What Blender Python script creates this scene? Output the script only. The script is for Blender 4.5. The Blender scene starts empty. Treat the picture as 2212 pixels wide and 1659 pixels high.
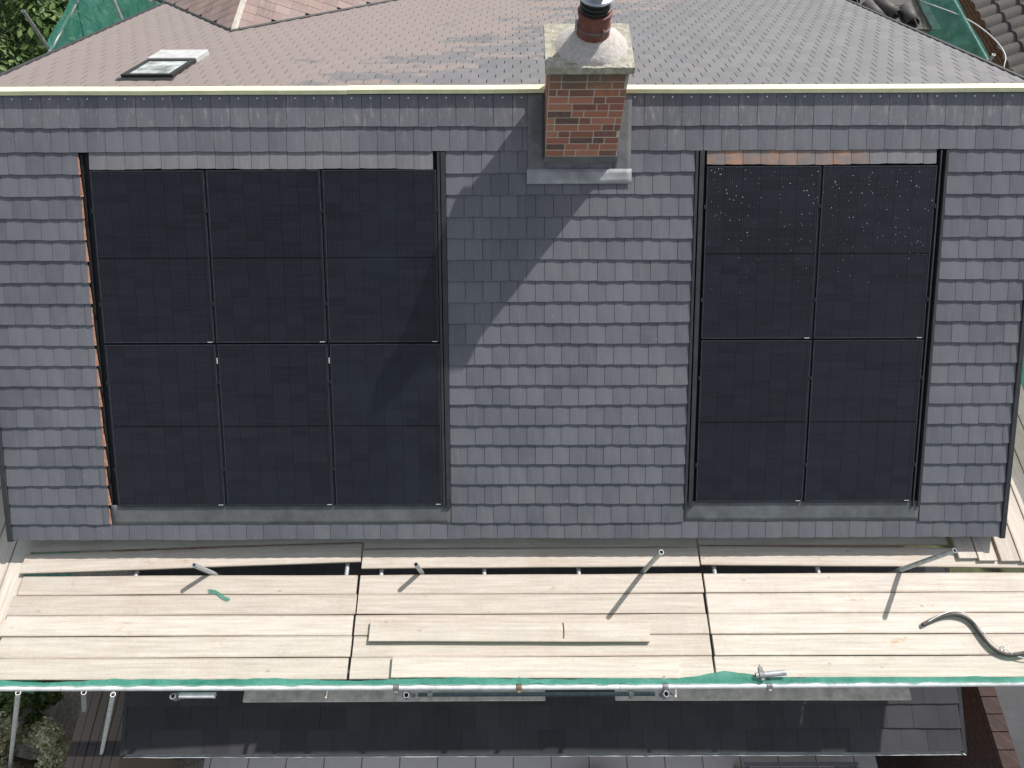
import bpy, bmesh, math, random
from mathutils import Vector, Matrix, noise
random.seed(7)
R=random.uniform
sc=bpy.context.scene
COL=sc.collection
# ---------------------------------------------------------------- materials
def new_mat(name, rough=0.7, metal=0.0, col=(0.5,0.5,0.5)):
    m=bpy.data.materials.new(name); m.use_nodes=True
    nt=m.node_tree; b=nt.nodes['Principled BSDF']
    b.inputs['Roughness'].default_value=rough; b.inputs['Metallic'].default_value=metal
    b.inputs['Base Color'].default_value=(*col,1)
    return m,nt,b
def nd(nt,t,**kw):
    n=nt.nodes.new(t)
    for k,v in kw.items():
        if k in n.inputs: n.inputs[k].default_value=v
        else: setattr(n,k,v)
    return n
def coords(nt,scale=(1,1,1),loc=(0,0,0),rand=False):
    tc=nd(nt,'ShaderNodeTexCoord'); mp=nd(nt,'ShaderNodeMapping')
    mp.inputs['Scale'].default_value=scale; mp.inputs['Location'].default_value=loc
    if rand:
        oi=nd(nt,'ShaderNodeObjectInfo'); mu=nd(nt,'ShaderNodeVectorMath',operation='SCALE'); 
        cb=nd(nt,'ShaderNodeCombineXYZ')
        for i in range(3): nt.links.new(oi.outputs['Random'],cb.inputs[i])
        nt.links.new(cb.outputs[0],mu.inputs[0]); mu.inputs['Scale'].default_value=37.0
        ad=nd(nt,'ShaderNodeVectorMath',operation='ADD')
        nt.links.new(tc.outputs['Object'],ad.inputs[0]); nt.links.new(mu.outputs[0],ad.inputs[1])
        nt.links.new(ad.outputs[0],mp.inputs['Vector'])
    else: nt.links.new(tc.outputs['Object'],mp.inputs['Vector'])
    return mp.outputs[0]
def noi(nt,vec,scale,detail=4,rough=0.55):
    n=nd(nt,'ShaderNodeTexNoise'); n.inputs['Scale'].default_value=scale
    n.inputs['Detail'].default_value=detail; n.inputs['Roughness'].default_value=rough
    nt.links.new(vec,n.inputs['Vector']); return n.outputs['Fac']
def ramp(nt,fac,a,b,ca=(0,0,0),cb=(1,1,1)):
    r=nd(nt,'ShaderNodeValToRGB'); r.color_ramp.elements[0].position=a; r.color_ramp.elements[1].position=b
    r.color_ramp.elements[0].color=(*ca,1); r.color_ramp.elements[1].color=(*cb,1)
    nt.links.new(fac,r.inputs[0]); return r.outputs[0]
def mix(nt,fac,a,b,mode='MIX'):
    m=nd(nt,'ShaderNodeMix',data_type='RGBA',blend_type=mode)
    for s,v in ((0,fac),(6,a),(7,b)):
        if isinstance(v,(int,float)): m.inputs[s].default_value=v
        elif isinstance(v,tuple): m.inputs[s].default_value=(*v,1)
        else: nt.links.new(v,m.inputs[s])
    return m.outputs[2]
def mth(nt,op,a,b=0.0):
    m=nd(nt,'ShaderNodeMath',operation=op)
    for i,v in enumerate((a,b)):
        if isinstance(v,(int,float)): m.inputs[i].default_value=v
        else: nt.links.new(v,m.inputs[i])
    return m.outputs[0]
def bump(nt,b,fac,strength=0.3,dist=0.01):
    n=nd(nt,'ShaderNodeBump'); n.inputs['Strength'].default_value=strength; n.inputs['Distance'].default_value=dist
    nt.links.new(fac,n.inputs['Height']); nt.links.new(n.outputs[0],b.inputs['Normal'])
def sep(nt,vec):
    s=nd(nt,'ShaderNodeSeparateXYZ'); nt.links.new(vec,s.inputs[0]); return s.outputs
def island(nt):
    return nd(nt,'ShaderNodeNewGeometry').outputs['Random Per Island']

def tile_mat(name,ca,cb,dust,dustamt,orange=0.0,warm=None,rough=0.6,topsmudge=False,spec=0.4,big=0.8):
    m,nt,b=new_mat(name,rough)
    b.inputs['Specular IOR Level'].default_value=spec
    v=coords(nt); isl=island(nt)
    c=mix(nt,isl,ca,cb)
    st=coords(nt,(38,2.5,2.5))
    c=mix(nt,mth(nt,'MULTIPLY',ramp(nt,noi(nt,st,1.0,5,0.65),0.52,0.78),dustamt),c,dust)
    c=mix(nt,mth(nt,'MULTIPLY',ramp(nt,noi(nt,v,1.6,6,0.6),0.40,0.75),dustamt*big),c,dust)
    c=mix(nt,mth(nt,'MULTIPLY',ramp(nt,noi(nt,v,13,5,0.7),0.58,0.78),dustamt*0.5),c,dust)
    fine=noi(nt,v,120,3,0.7)
    c=mix(nt,0.2,c,ramp(nt,fine,0.3,0.7,(0.25,0.25,0.25),(0.8,0.8,0.8)),'OVERLAY')
    if topsmudge:
        y=sep(nt,v)[1]
        reg=ramp(nt,mth(nt,'ADD',y,0.5),0.05,0.3)
        s2=ramp(nt,noi(nt,coords(nt,(26,6,6)),1.0,4,0.7),0.55,0.68)
        c=mix(nt,mth(nt,'MULTIPLY',mth(nt,'MULTIPLY',reg,s2),0.5),c,(0.36,0.33,0.31))
        sp=ramp(nt,noi(nt,v,42,2,0.4),0.775,0.80)
        c=mix(nt,mth(nt,'MULTIPLY',sp,0.7),c,(0.55,0.54,0.52))
    if orange>0:
        o=mth(nt,'MULTIPLY',ramp(nt,noi(nt,v,7,4,0.6),0.35,0.6),orange)
        c=mix(nt,o,c,(0.40,0.21,0.13))
    if warm:
        s=sep(nt,coords(nt))
        reg=mth(nt,'ADD',mth(nt,'MULTIPLY',s[0],-0.13),mth(nt,'MULTIPLY',s[1],0.09))
        w=mth(nt,'MULTIPLY',ramp(nt,mth(nt,'ADD',reg,mth(nt,'MULTIPLY',noi(nt,coords(nt,(0.9,1.6,1.6)),1.6,8,0.72),1.5)),0.95,1.55),0.7)
        c=mix(nt,w,c,warm)
        w2=mth(nt,'MULTIPLY',ramp(nt,mth(nt,'ADD',reg,mth(nt,'MULTIPLY',noi(nt,coords(nt,(0.7,1.3,1.3),(5,2,1)),2.2,8,0.75),1.4)),1.15,1.6),0.75)
        c=mix(nt,w2,c,(0.42,0.295,0.22))
    nt.links.new(c,b.inputs['Base Color'])
    nt.links.new(ramp(nt,noi(nt,v,5,4),0.3,0.7,(rough-.08,)*3,(rough+.08,)*3),b.inputs['Roughness'])
    bump(nt,b,fine,0.15,0.003)
    return m
M_tile=tile_mat('grey_clay_tile',(0.122,0.124,0.143),(0.162,0.163,0.183),(0.232,0.230,0.240),0.42,topsmudge=True,rough=.72,spec=.25)
M_tileorange=tile_mat('orange_tinted_tile',(0.15,0.14,0.14),(0.19,0.17,0.17),(0.25,0.24,0.235),0.5,orange=0.85)
M_tilemild=tile_mat('faintly_orange_tile',(0.15,0.14,0.14),(0.18,0.165,0.165),(0.25,0.24,0.235),0.45,orange=0.45)
M_tilelight=tile_mat('dusty_grey_tile',(0.160,0.159,0.168),(0.20,0.198,0.207),(0.29,0.28,0.28),0.55)
M_tile_back=tile_mat('rear_slope_tile',(0.142,0.138,0.144),(0.178,0.172,0.178),(0.25,0.24,0.24),0.30,warm=(0.30,0.235,0.21),rough=0.5,spec=0.45,big=.3)
M_tile_wing=tile_mat('brown_wing_tile',(0.19,0.13,0.115),(0.28,0.19,0.16),(0.36,0.30,0.28),0.6)
M_slate=tile_mat('dark_slate',(0.046,0.046,0.050),(0.066,0.066,0.070),(0.11,0.108,0.11),0.3,rough=0.7,spec=.2)
M_pantile=tile_mat('neighbour_pantile',(0.07,0.062,0.055),(0.10,0.088,0.08),(0.18,0.16,0.14),0.6)

def simple(name,col,rough,metal=0,var=0.3,scale=8,bmp=0.15,rand=False):
    m,nt,b=new_mat(name,rough,metal)
    v=coords(nt,rand=rand)
    d=tuple(c*(1-var) for c in col); l=tuple(min(1,c*(1+var)) for c in col)
    nt.links.new(ramp(nt,noi(nt,v,scale,6,0.65),0.3,0.7,d,l),b.inputs['Base Color'])
    if bmp: bump(nt,b,noi(nt,v,scale*9,3),bmp,0.004)
    return m
M_black=simple('black_trim',(0.018,0.019,0.021),0.45,0,0.3,6,0)
M_frame=simple('black_anodised_frame',(0.042,0.047,0.056),0.4,0.4,0.3,10,0)
M_deck_and_hollow=simple('membrane_and_tube_shade',(0.012,0.012,0.014),0.8)
M_lead=simple('lead_sheet',(0.33,0.335,0.345),0.55,0.1,0.3,6,0.5)
M_leaddark=simple('weathered_lead',(0.135,0.138,0.142),0.55,0.1,0.35,4,0.4)
M_verge=simple('verge_trim',(0.035,0.036,0.04),0.5)
M_terra=simple('cut_terracotta',(0.36,0.19,0.125),0.85,0,0.45,30)
M_yellow=simple('cream_batten',(0.88,0.84,0.55),0.7,0,0.12,7,0.1)
M_tube=simple('galvanised_steel',(0.45,0.46,0.47),0.45,0.35,0.3,14,0.1,True)
M_tubelight=simple('pale_galvanised_steel',(0.75,0.76,0.74),0.5,0.1,0.2,10,0.1,True)
M_rust=simple('rusty_coupler',(0.22,0.15,0.11),0.7,0.3,0.5,30,0.3,True)
M_coupler=simple('grey_coupler',(0.24,0.24,0.24),0.5,0.4,0.5,30,0.3,True)
M_bluesteel=simple('dark_blue_tube',(0.06,0.085,0.10),0.5,0.3,0.3,20,0.1)
M_nail=simple('nail_head',(0.8,0.8,0.8),0.4,0.2,0.1,10,0)
M_white=simple('white_plastic',(0.75,0.76,0.76),0.45,0,0.08,8,0)
M_hose=simple('dark_grey_rubber',(0.075,0.068,0.063),0.65,0,0.4,20,0.1)
M_pot=simple('red_clay_pot',(0.175,0.058,0.045),0.65,0,0.35,12,0.2)
M_steel=simple('stainless_cowl',(0.55,0.57,0.62),0.35,0.8,0.12,6,0)
def brick_wall_mat(name,c1,c2,mortar):
    m,nt,b=new_mat(name,0.85)
    s=sep(nt,coords(nt)); cb=nd(nt,'ShaderNodeCombineXYZ')
    nt.links.new(mth(nt,'ADD',s[0],s[1]),cb.inputs[0]); nt.links.new(s[2],cb.inputs[1])
    t=nd(nt,'ShaderNodeTexBrick'); t.inputs['Scale'].default_value=1; t.inputs['Brick Width'].default_value=0.225
    t.inputs['Row Height'].default_value=0.075; t.inputs['Mortar Size'].default_value=0.006
    t.inputs['Color1'].default_value=(*c1,1); t.inputs['Color2'].default_value=(*c2,1); t.inputs['Mortar'].default_value=(*mortar,1)
    nt.links.new(cb.outputs[0],t.inputs['Vector'])
    nt.links.new(mix(nt,0.4,t.outputs['Color'],noi(nt,coords(nt),12,5),'OVERLAY'),b.inputs['Base Color'])
    return m
M_wall=brick_wall_mat('red_brick_wall',(0.30,0.12,0.08),(0.22,0.09,0.06),(0.35,0.32,0.28))
M_wallshade=brick_wall_mat('brick_wall_painted_shade',(0.065,0.033,0.027),(0.045,0.026,0.022),(0.08,0.07,0.06))  # red brick darkened so its colour carries the shade on the outbuilding
m,nt,b=new_mat('chimney_brick',0.85); M_brick=m
isl=island(nt); v=coords(nt)
r=nd(nt,'ShaderNodeValToRGB'); nt.links.new(isl,r.inputs[0]); r.color_ramp.interpolation='CONSTANT'
cols=[(0.0,(0.33,0.12,0.085)),(0.2,(0.43,0.165,0.105)),(0.38,(0.24,0.10,0.08)),(0.54,(0.48,0.20,0.13)),(0.72,(0.15,0.085,0.075)),(0.84,(0.38,0.14,0.095))]
r.color_ramp.elements[0].position=0; r.color_ramp.elements[0].color=(*cols[0][1],1)
r.color_ramp.elements[1].position=cols[1][0]; r.color_ramp.elements[1].color=(*cols[1][1],1)
for p_,c_ in cols[2:]:
    e=r.color_ramp.elements.new(p_); e.color=(*c_,1)
c=mix(nt,mth(nt,'MULTIPLY',ramp(nt,noi(nt,v,30,6,0.7),0.46,0.72),0.7),r.outputs[0],(0.27,0.185,0.16))
z=sep(nt,v)[2]
soot=ramp(nt,mth(nt,'ADD',mth(nt,'SUBTRACT',z,8.0),mth(nt,'MULTIPLY',noi(nt,v,9,6,0.7),0.6)),0.64,0.86)
c=mix(nt,mth(nt,'MULTIPLY',soot,0.75),c,(0.10,0.095,0.065))
nt.links.new(c,b.inputs['Base Color']); bump(nt,b,noi(nt,v,60,4),0.5,0.006)
m,nt,b=new_mat('mortar',0.9); M_mortar=m
v=coords(nt); z=sep(nt,v)[2]
c=mix(nt,ramp(nt,mth(nt,'SUBTRACT',z,8.0),0.40,0.60),(0.60,0.53,0.45),(0.22,0.20,0.15)); nt.links.new(c,b.inputs['Base Color'])
m,nt,b=new_mat('mossy_concrete',0.95); M_conc=m; v=coords(nt)
c=ramp(nt,noi(nt,v,22,6,0.7),0.3,0.72,(0.26,0.245,0.19),(0.58,0.55,0.47))
c=mix(nt,mth(nt,'MULTIPLY',ramp(nt,noi(nt,v,9,6,0.75),0.50,0.62),0.6),c,(0.22,0.21,0.10))
c=mix(nt,ramp(nt,noi(nt,v,60,2,0.6),0.66,0.72),c,(0.09,0.085,0.06))
nt.links.new(c,b.inputs['Base Color']); bump(nt,b,noi(nt,v,50,5),0.8,0.01)
m,nt,b=new_mat('mortar_flaunching',0.95); M_flaunch=m; v=coords(nt)
c=ramp(nt,noi(nt,v,35,6,0.7),0.3,0.7,(0.40,0.37,0.34),(0.62,0.575,0.535))
c=mix(nt,ramp(nt,noi(nt,v,90,2,0.5),0.66,0.71),c,(0.16,0.14,0.12))
c=mix(nt,ramp(nt,noi(nt,v,14,6,0.7),0.56,0.68,(0,0,0),(0.5,)*3),c,(0.30,0.28,0.17))
nt.links.new(c,b.inputs['Base Color']); bump(nt,b,noi(nt,v,50,5),0.6,0.008)
def wood(name,dark,light,stain,grey,lo=0.80):
    m,nt,b=new_mat(name,0.75)
    g=coords(nt,(1.0,22,22),rand=True); v=coords(nt,rand=True)
    c=ramp(nt,noi(nt,g,1.6,7,0.65),0.30,0.70,dark,light)
    k=nd(nt,'ShaderNodeTexVoronoi'); k.inputs['Scale'].default_value=3.2
    nt.links.new(coords(nt,(0.9,1.7,1.7),rand=True),k.inputs['Vector'])
    c=mix(nt,mth(nt,'MULTIPLY',ramp(nt,k.outputs['Distance'],0.02,0.085,(1,1,1),(0,0,0)),0.65),c,(0.34,0.22,0.14))
    c=mix(nt,mth(nt,'MULTIPLY',ramp(nt,noi(nt,v,1.3,7,0.7),0.54,0.70),0.55),c,stain)
    c=mix(nt,mth(nt,'MULTIPLY',ramp(nt,noi(nt,v,2.2,8,0.75),0.50,0.74),0.4),c,grey)
    sp=mth(nt,'MULTIPLY',ramp(nt,noi(nt,coords(nt,(2,5,5),(3,3,3),rand=True),1.6,5,0.7),0.64,0.72),0.6)
    c=mix(nt,sp,c,(0.55,0.33,0.16))
    oi=nd(nt,'ShaderNodeObjectInfo')
    c=mix(nt,1.0,c,ramp(nt,oi.outputs['Random'],0,1,(lo,lo*.98,lo*.95),(1.0,1.0,1.0)),'MULTIPLY')
    c=mix(nt,0.25,c,noi(nt,v,60,4,0.75),'OVERLAY')
    y=mth(nt,'ABSOLUTE',sep(nt,coords(nt))[1])
    ed=ramp(nt,mth(nt,'ADD',y,mth(nt,'MULTIPLY',noi(nt,v,12,4),0.025)),0.094,0.114,(0,0,0),(0.55,)*3)
    c=mix(nt,ed,c,(0.33,0.26,0.20))
    nt.links.new(c,b.inputs['Base Color']); bump(nt,b,noi(nt,g,3,4),0.25,0.004)
    return m
M_wood=wood('scaffold_pine',(0.57,0.49,0.415),(0.76,0.69,0.615),(0.56,0.43,0.33),(0.50,0.46,0.43),0.82)
M_wooddark=wood('dark_stained_timber',(0.05,0.043,0.04),(0.085,0.075,0.07),(0.07,0.05,0.04),(0.13,0.12,0.11))
m,nt,b=new_mat('green_debris_net',0.7); M_net=m
v=coords(nt)
c=ramp(nt,noi(nt,v,5,6,0.7),0.3,0.7,(0.04,0.27,0.19),(0.16,0.52,0.41)); nt.links.new(c,b.inputs['Base Color'])
tr=nd(nt,'ShaderNodeBsdfTransparent'); tl=nd(nt,'ShaderNodeBsdfTranslucent'); nt.links.new(c,tl.inputs[0])
mx=nd(nt,'ShaderNodeMixShader'); mx.inputs[0].default_value=0.5
nt.links.new(b.outputs[0],mx.inputs[1]); nt.links.new(tl.outputs[0],mx.inputs[2])
mx2=nd(nt,'ShaderNodeMixShader'); nt.links.new(ramp(nt,noi(nt,v,160,1),0.45,0.55,(0.05,)*3,(0.4,)*3),mx2.inputs[0])
nt.links.new(mx.outputs[0],mx2.inputs[1]); nt.links.new(tr.outputs[0],mx2.inputs[2])
nt.links.new(mx2.outputs[0],nt.nodes['Material Output'].inputs[0])
PW,PH=1.134,1.722
def solar(name,speck,skyrefl=0.15):
    m,nt,b=new_mat(name,0.3)
    oc=coords(nt); s=sep(nt,oc); v=coords(nt,rand=True)
    cx=mth(nt,'FLOOR',mth(nt,'MULTIPLY',s[0],6/1.09)); cy=mth(nt,'FLOOR',mth(nt,'MULTIPLY',s[1],18/1.68))
    cb=nd(nt,'ShaderNodeCombineXYZ'); nt.links.new(cx,cb.inputs[0]); nt.links.new(cy,cb.inputs[1])
    oi=nd(nt,'ShaderNodeObjectInfo'); nt.links.new(mth(nt,'MULTIPLY',oi.outputs['Random'],50),cb.inputs[2])
    wn=nd(nt,'ShaderNodeTexWhiteNoise'); nt.links.new(cb.outputs[0],wn.inputs['Vector'])
    c=ramp(nt,wn.outputs['Value'],0,1,(0.0045,0.0055,0.0095),(0.0105,0.0118,0.0180))
    st=coords(nt,(1.6,75,1),rand=True)
    c=mix(nt,mth(nt,'MULTIPLY',ramp(nt,noi(nt,st,1,3),0.45,0.70),0.6),c,(0.0165,0.0175,0.0235))
    fx=mth(nt,'ABSOLUTE',mth(nt,'SUBTRACT',mth(nt,'FRACT',mth(nt,'ADD',mth(nt,'MULTIPLY',s[0],6/1.09),0.5)),0.5))
    line=mth(nt,'LESS_THAN',fx,0.018)
    c=mix(nt,mth(nt,'MULTIPLY',line,0.55),c,(0.001,0.001,0.002))
    wv=nd(nt,'ShaderNodeTexWave',bands_direction='X'); wv.inputs['Scale'].default_value=14; nt.links.new(oc,wv.inputs['Vector'])
    c=mix(nt,0.4,c,wv.outputs['Color'],'OVERLAY')
    mid=mth(nt,'LESS_THAN',mth(nt,'ABSOLUTE',mth(nt,'SUBTRACT',s[1],PH/2)),0.006)
    c=mix(nt,mid,c,(0.0008,0.0008,0.001))
    c=mix(nt,mth(nt,'MULTIPLY',ramp(nt,noi(nt,v,1.1,5),0.45,0.75),skyrefl),c,(0.020,0.025,0.036))  # bluish patches paint a cloudy sky reflection into the cell colour
    dk=mth(nt,'ADD',mth(nt,'MULTIPLY',line,0.08),mth(nt,'MULTIPLY',mid,0.22))
    nt.links.new(mth(nt,'SUBTRACT',0.50,dk),b.inputs['Specular IOR Level'])
    if speck:
        vo=nd(nt,'ShaderNodeTexVoronoi'); vo.inputs['Scale'].default_value=62; nt.links.new(v,vo.inputs['Vector'])
        w2=nd(nt,'ShaderNodeTexWhiteNoise'); nt.links.new(vo.outputs['Position'],w2.inputs['Vector'])
        rad=mth(nt,'MULTIPLY',mth(nt,'POWER',w2.outputs['Value'],12.0),0.29)
        grad=ramp(nt,mth(nt,'DIVIDE',s[1],PH),0.10,0.85,(0.25,)*3,(1,)*3)
        d=mth(nt,'LESS_THAN',vo.outputs['Distance'],mth(nt,'MULTIPLY',rad,grad))
        c=mix(nt,d,c,(0.70,0.70,0.70))
    nt.links.new(c,b.inputs['Base Color'])
    nt.links.new(ramp(nt,wv.outputs['Fac'],0.0,1.0,(0.26,)*3,(0.36,)*3),b.inputs['Roughness'])
    return m
M_cell=solar('solar_cells',False); M_cells=solar('speckled_solar_cells',True); M_cellrefl=solar('painted_reflection_solar_cells',False,0.5)
m,nt,b=new_mat('rooflight_glass',0.05,0.0,(0.30,0.33,0.34)); M_glass=m
v=coords(nt); nt.links.new(ramp(nt,noi(nt,v,5,5),0.35,0.6,(0.22,0.25,0.25),(0.70,0.74,0.74)),b.inputs['Base Color'])
m,nt,b=new_mat('patio_slabs',0.8); M_pave=m
t=nd(nt,'ShaderNodeTexBrick'); t.inputs['Scale'].default_value=1; t.inputs['Brick Width'].default_value=0.6; t.inputs['Row Height'].default_value=0.45
t.inputs['Mortar Size'].default_value=0.010; t.inputs['Color1'].default_value=(0.70,0.71,0.69,1); t.inputs['Color2'].default_value=(0.82,0.82,0.79,1); t.inputs['Mortar'].default_value=(0.25,0.25,0.23,1)
nt.links.new(coords(nt),t.inputs['Vector']); nt.links.new(mix(nt,0.3,t.outputs['Color'],noi(nt,coords(nt),9,6),'OVERLAY'),b.inputs['Base Color'])
M_ground=simple('garden_soil_and_grass',(0.075,0.085,0.04),0.95,0,0.5,3,0.5)
M_gravel=simple('gravel',(0.30,0.27,0.23),0.95,0,0.6,40,1.0)
def leaf(name,a,bc):
    m,nt,b=new_mat(name,0.6)
    nt.links.new(mix(nt,island(nt),a,bc),b.inputs['Base Color']); return m
M_leaf=leaf('green_leaves',(0.035,0.08,0.015),(0.13,0.20,0.045))
M_leafp=leaf('pale_leaves',(0.28,0.30,0.13),(0.78,0.74,0.50))
M_bark=simple('bark',(0.10,0.07,0.05),0.9)
M_grey=simple('grey_wicker',(0.20,0.21,0.23),0.7,0,0.3,30,0.5)
M_stone=simple('tan_stone',(0.45,0.36,0.24),0.9,0,0.3,10,0.5)
M_palered=simple('pale_ridge',(0.50,0.46,0.40),0.9,0,0.3,12)
M_oldboard=simple('greyed_board',(0.72,0.66,0.58),0.85,0,0.3,9,0.3,True)

# ---------------------------------------------------------------- mesh builder
class MB:
    def __init__(s): s.v=[]; s.f=[]; s.mi=[]
    def hexa(s,p,mi=0):
        o=len(s.v); s.v+= [tuple(q) for q in p]
        for f in ((0,3,2,1),(4,5,6,7),(0,1,5,4),(1,2,6,5),(2,3,7,6),(3,0,4,7)):
            s.f.append(tuple(o+i for i in f)); s.mi.append(mi)
    def slab(s,fn,x0,x1,q0,q1,h0,h1,mi=0):
        s.hexa([fn(x0,q0,h0),fn(x1,q0,h0),fn(x1,q1,h0),fn(x0,q1,h0),fn(x0,q0,h1),fn(x1,q0,h1),fn(x1,q1,h1),fn(x0,q1,h1)],mi)
    def box(s,x0,x1,y0,y1,z0,z1,mi=0): s.slab(lambda x,y,z:(x,y,z),x0,x1,y0,y1,z0,z1,mi)
    def grid(s,fn,nu,nv,mi=0):
        o=len(s.v)
        for j in range(nv+1):
            for i in range(nu+1): s.v.append(tuple(fn(i/nu,j/nv)))
        for j in range(nv):
            for i in range(nu):
                a=o+j*(nu+1)+i; s.f.append((a,a+1,a+nu+2,a+nu+1)); s.mi.append(mi)
    def lathe(s,c,prof,n=24,mi=0,cap=True):
        o=len(s.v)
        for r,z in prof:
            for i in range(n):
                a=2*math.pi*i/n; s.v.append((c[0]+r*math.cos(a),c[1]+r*math.sin(a),c[2]+z))
        for j in range(len(prof)-1):
            for i in range(n):
                s.f.append((o+j*n+i,o+j*n+(i+1)%n,o+(j+1)*n+(i+1)%n,o+(j+1)*n+i)); s.mi.append(mi)
        if cap:
            s.f.append(tuple(o+(len(prof)-1)*n+i for i in range(n))); s.mi.append(mi)
    def obj(s,name,mats,parent=None,bev=0,smooth=False,recalc=True):
        me=bpy.data.meshes.new(name); me.from_pydata(s.v,[],s.f)
        if not isinstance(mats,(list,tuple)): mats=[mats]
        for m in mats: me.materials.append(m)
        for p,i in zip(me.polygons,s.mi): p.material_index=i
        if recalc:
            bm=bmesh.new(); bm.from_mesh(me); bmesh.ops.recalc_face_normals(bm,faces=bm.faces); bm.to_mesh(me); bm.free()
        if smooth:
            for p in me.polygons: p.use_smooth=True
        o=bpy.data.objects.new(name,me); COL.objects.link(o)
        if parent: o.parent=parent
        if bev:
            b=o.modifiers.new('bevel','BEVEL'); b.width=bev; b.segments=2; b.limit_method='ANGLE'
        return o
def tag(o,label,cat,group=None,kind=None):
    o['label']=label; o['category']=cat
    if group: o['group']=group
    if kind: o['kind']=kind
    return o
def empty(name,loc=(0,0,0)):
    e=bpy.data.objects.new(name,None); e.location=loc; e.empty_display_size=0.3; COL.objects.link(e); return e

# ---------------------------------------------------------------- house
cs,sn=math.cos(math.radians(38)),math.sin(math.radians(38))
RZ=8.0
def F(x,q,h=0): return (x,-cs*q-sn*h,RZ-sn*q+cs*h)
cb_,sb_=math.cos(math.radians(22)),math.sin(math.radians(22))
def B(x,q,h=0): return (x,cb_*q+sb_*h,RZ-sb_*q+cb_*h)
XL,XR=-5.38,5.245
house=empty('brick_house'); tag(house,'brick house with grey tiled pitched roof under scaffold','house')

def tile(mb,fn,x0,x1,qt,qb,th=0.011,rise=0.0155,g=0.0021,mi=0,j=0,k=0):
    x0+=g; x1-=g
    a=R(-.001,.0015); b=R(-.001,.0015); xm=(x0+x1)/2
    cam=0.0025
    o=len(mb.v)
    for x,dq,da in ((x0,j,a),(xm,(j+k)/2+0.003,(a+b)/2+cam),(x1,k,b)):
        mb.v+= [fn(x,qt,0.0),fn(x,qb+dq,rise+da),fn(x,qt,th),fn(x,qb+dq,rise+th+da)]
    for c in (0,4):
        A=o+c
        mb.f+=[(A+2,A+3,A+7,A+6),(A,A+4,A+5,A+1),(A+1,A+5,A+7,A+3),(A,A+2,A+6,A+4)]
    mb.f+=[(o,o+1,o+3,o+2),(o+8,o+10,o+11,o+9)]
    mb.mi+=[mi]*10
TW=0.18
def course(mb,fn,x0,x1,qt,qb,odd,w=TW,pick=None,jit=0.006,**kw):
    x=x0
    first=w*1.5 if odd else w
    n=0; sd=R(0,100)
    while x<x1-0.01:
        ww=(first if n==0 else w)
        nx=x+ww
        if x1-nx<w*0.35: nx=x1
        wv=0.012*noise.noise(Vector((x*0.8,sd,0))); wv2=0.012*noise.noise(Vector((nx*0.8,sd,0)))
        tile(mb,fn,x,nx,qt,qb,mi=pick((x+nx)/2) if pick else 0,j=wv+R(-jit,jit)*.7,k=wv2+R(-jit,jit)*.7,**kw); x=nx; n+=1
bots=[0.331,0.562]+[0.562+0.2135*k for k in range(1,19)]+[4.58]
LRX0,LRX1=-4.32,-0.655
RRX0,RRX1=1.835,4.36
mb=MB()
for k,qb in enumerate(bots):
    qt=(bots[k-1]-0.045) if k else 0.0
    if k in (0,1) or k==len(bots)-1: segs=[(XL,XR)]
    else: segs=[(XL,LRX0),(LRX1,RRX0),(RRX1,XR)]
    for s0,s1 in segs:
        course(mb,F,s0,s1,qt,qb,k%2,w=TW if k else 0.186)
course(mb,F,-4.21,-0.78,0.52,0.728,0,pick=lambda x:3)
course(mb,F,1.95,4.24,0.52,0.70,0,pick=lambda x:1 if ((2.08<x<2.28) or (2.42<x<2.62) or 3.16<x<3.34) else (2 if x<3.5 else 3))
mb.obj('front_roof_slope',[M_tile,M_tileorange,M_tilemild,M_tilelight],house)
mb=MB()
x=XL+0.09
while x<XR:
    o=len(mb.v)
    for i in range(8):
        a=math.pi*i/4; mb.v.append(F(x+0.008*math.cos(a),0.055+0.008*math.sin(a),0.0185))
    mb.f.append(tuple(range(o,o+8))); mb.mi.append(0); x+=0.186
n=mb.obj('nail_heads',M_nail,house,recalc=False); n['kind']='stuff'
mb=MB(); q=0.05; k=0
while q<5.6:
    qb=q+0.2
    course(mb,B,XL,XR,q-0.04,qb,k%2,g=0.0045,rise=0.011,th=0.010,jit=0.003); q=qb; k+=1
rear=mb.obj('rear_roof_slope',M_tile_back,house)
mb=MB()
mb.slab(F,XL+.01,XR-.01,0.0,4.53,-0.14,-0.035); mb.obj('roof_deck',M_deck_and_hollow,house)
mb=MB(); mb.slab(B,XL+.01,XR-.01,0.0,5.6,-0.14,-0.01); mb.obj('rear_roof_deck',M_deck_and_hollow,house)
for a,b_ in ((XL-0.055,XL-0.002),(XR+0.002,XR+0.055)):
    mb=MB(); mb.slab(F,a,b_,0.0,4.60,-0.16,0.035); mb.obj('verge_trim',M_verge,house,bev=0.006)
    mb=MB(); mb.slab(B,a,b_,0.0,5.6,-0.16,0.03); mb.obj('verge_trim',M_verge,house,bev=0.006)
mb=MB()
prof=[(-3.3,0.0),(-3.3,5.26),(0,7.82),(5.0,5.85),(5.0,0.0)]
for x in (-5.15,5.03):
    for y,z in prof: mb.v.append((x,y,z))
nP=len(prof)
mb.f.append(tuple(i for i in range(nP))); mb.f.append(tuple(nP+i for i in reversed(range(nP)))); mb.mi+=[0,0]
for i in range(nP):
    jx=(i+1)%nP; mb.f.append((i,jx,nP+jx,nP+i)); mb.mi.append(0)
mb.obj('wall',M_wall,house)
mb=MB(); mb.box(XL+.02,XR-.02,-3.52,-3.49,5.0,5.12); mb.obj('fascia',M_verge,house)
mb=MB(); mb.box(XL+.02,XR-.02,-3.488,-3.302,5.0,5.02); mb.obj('soffit',M_verge,house)
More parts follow.
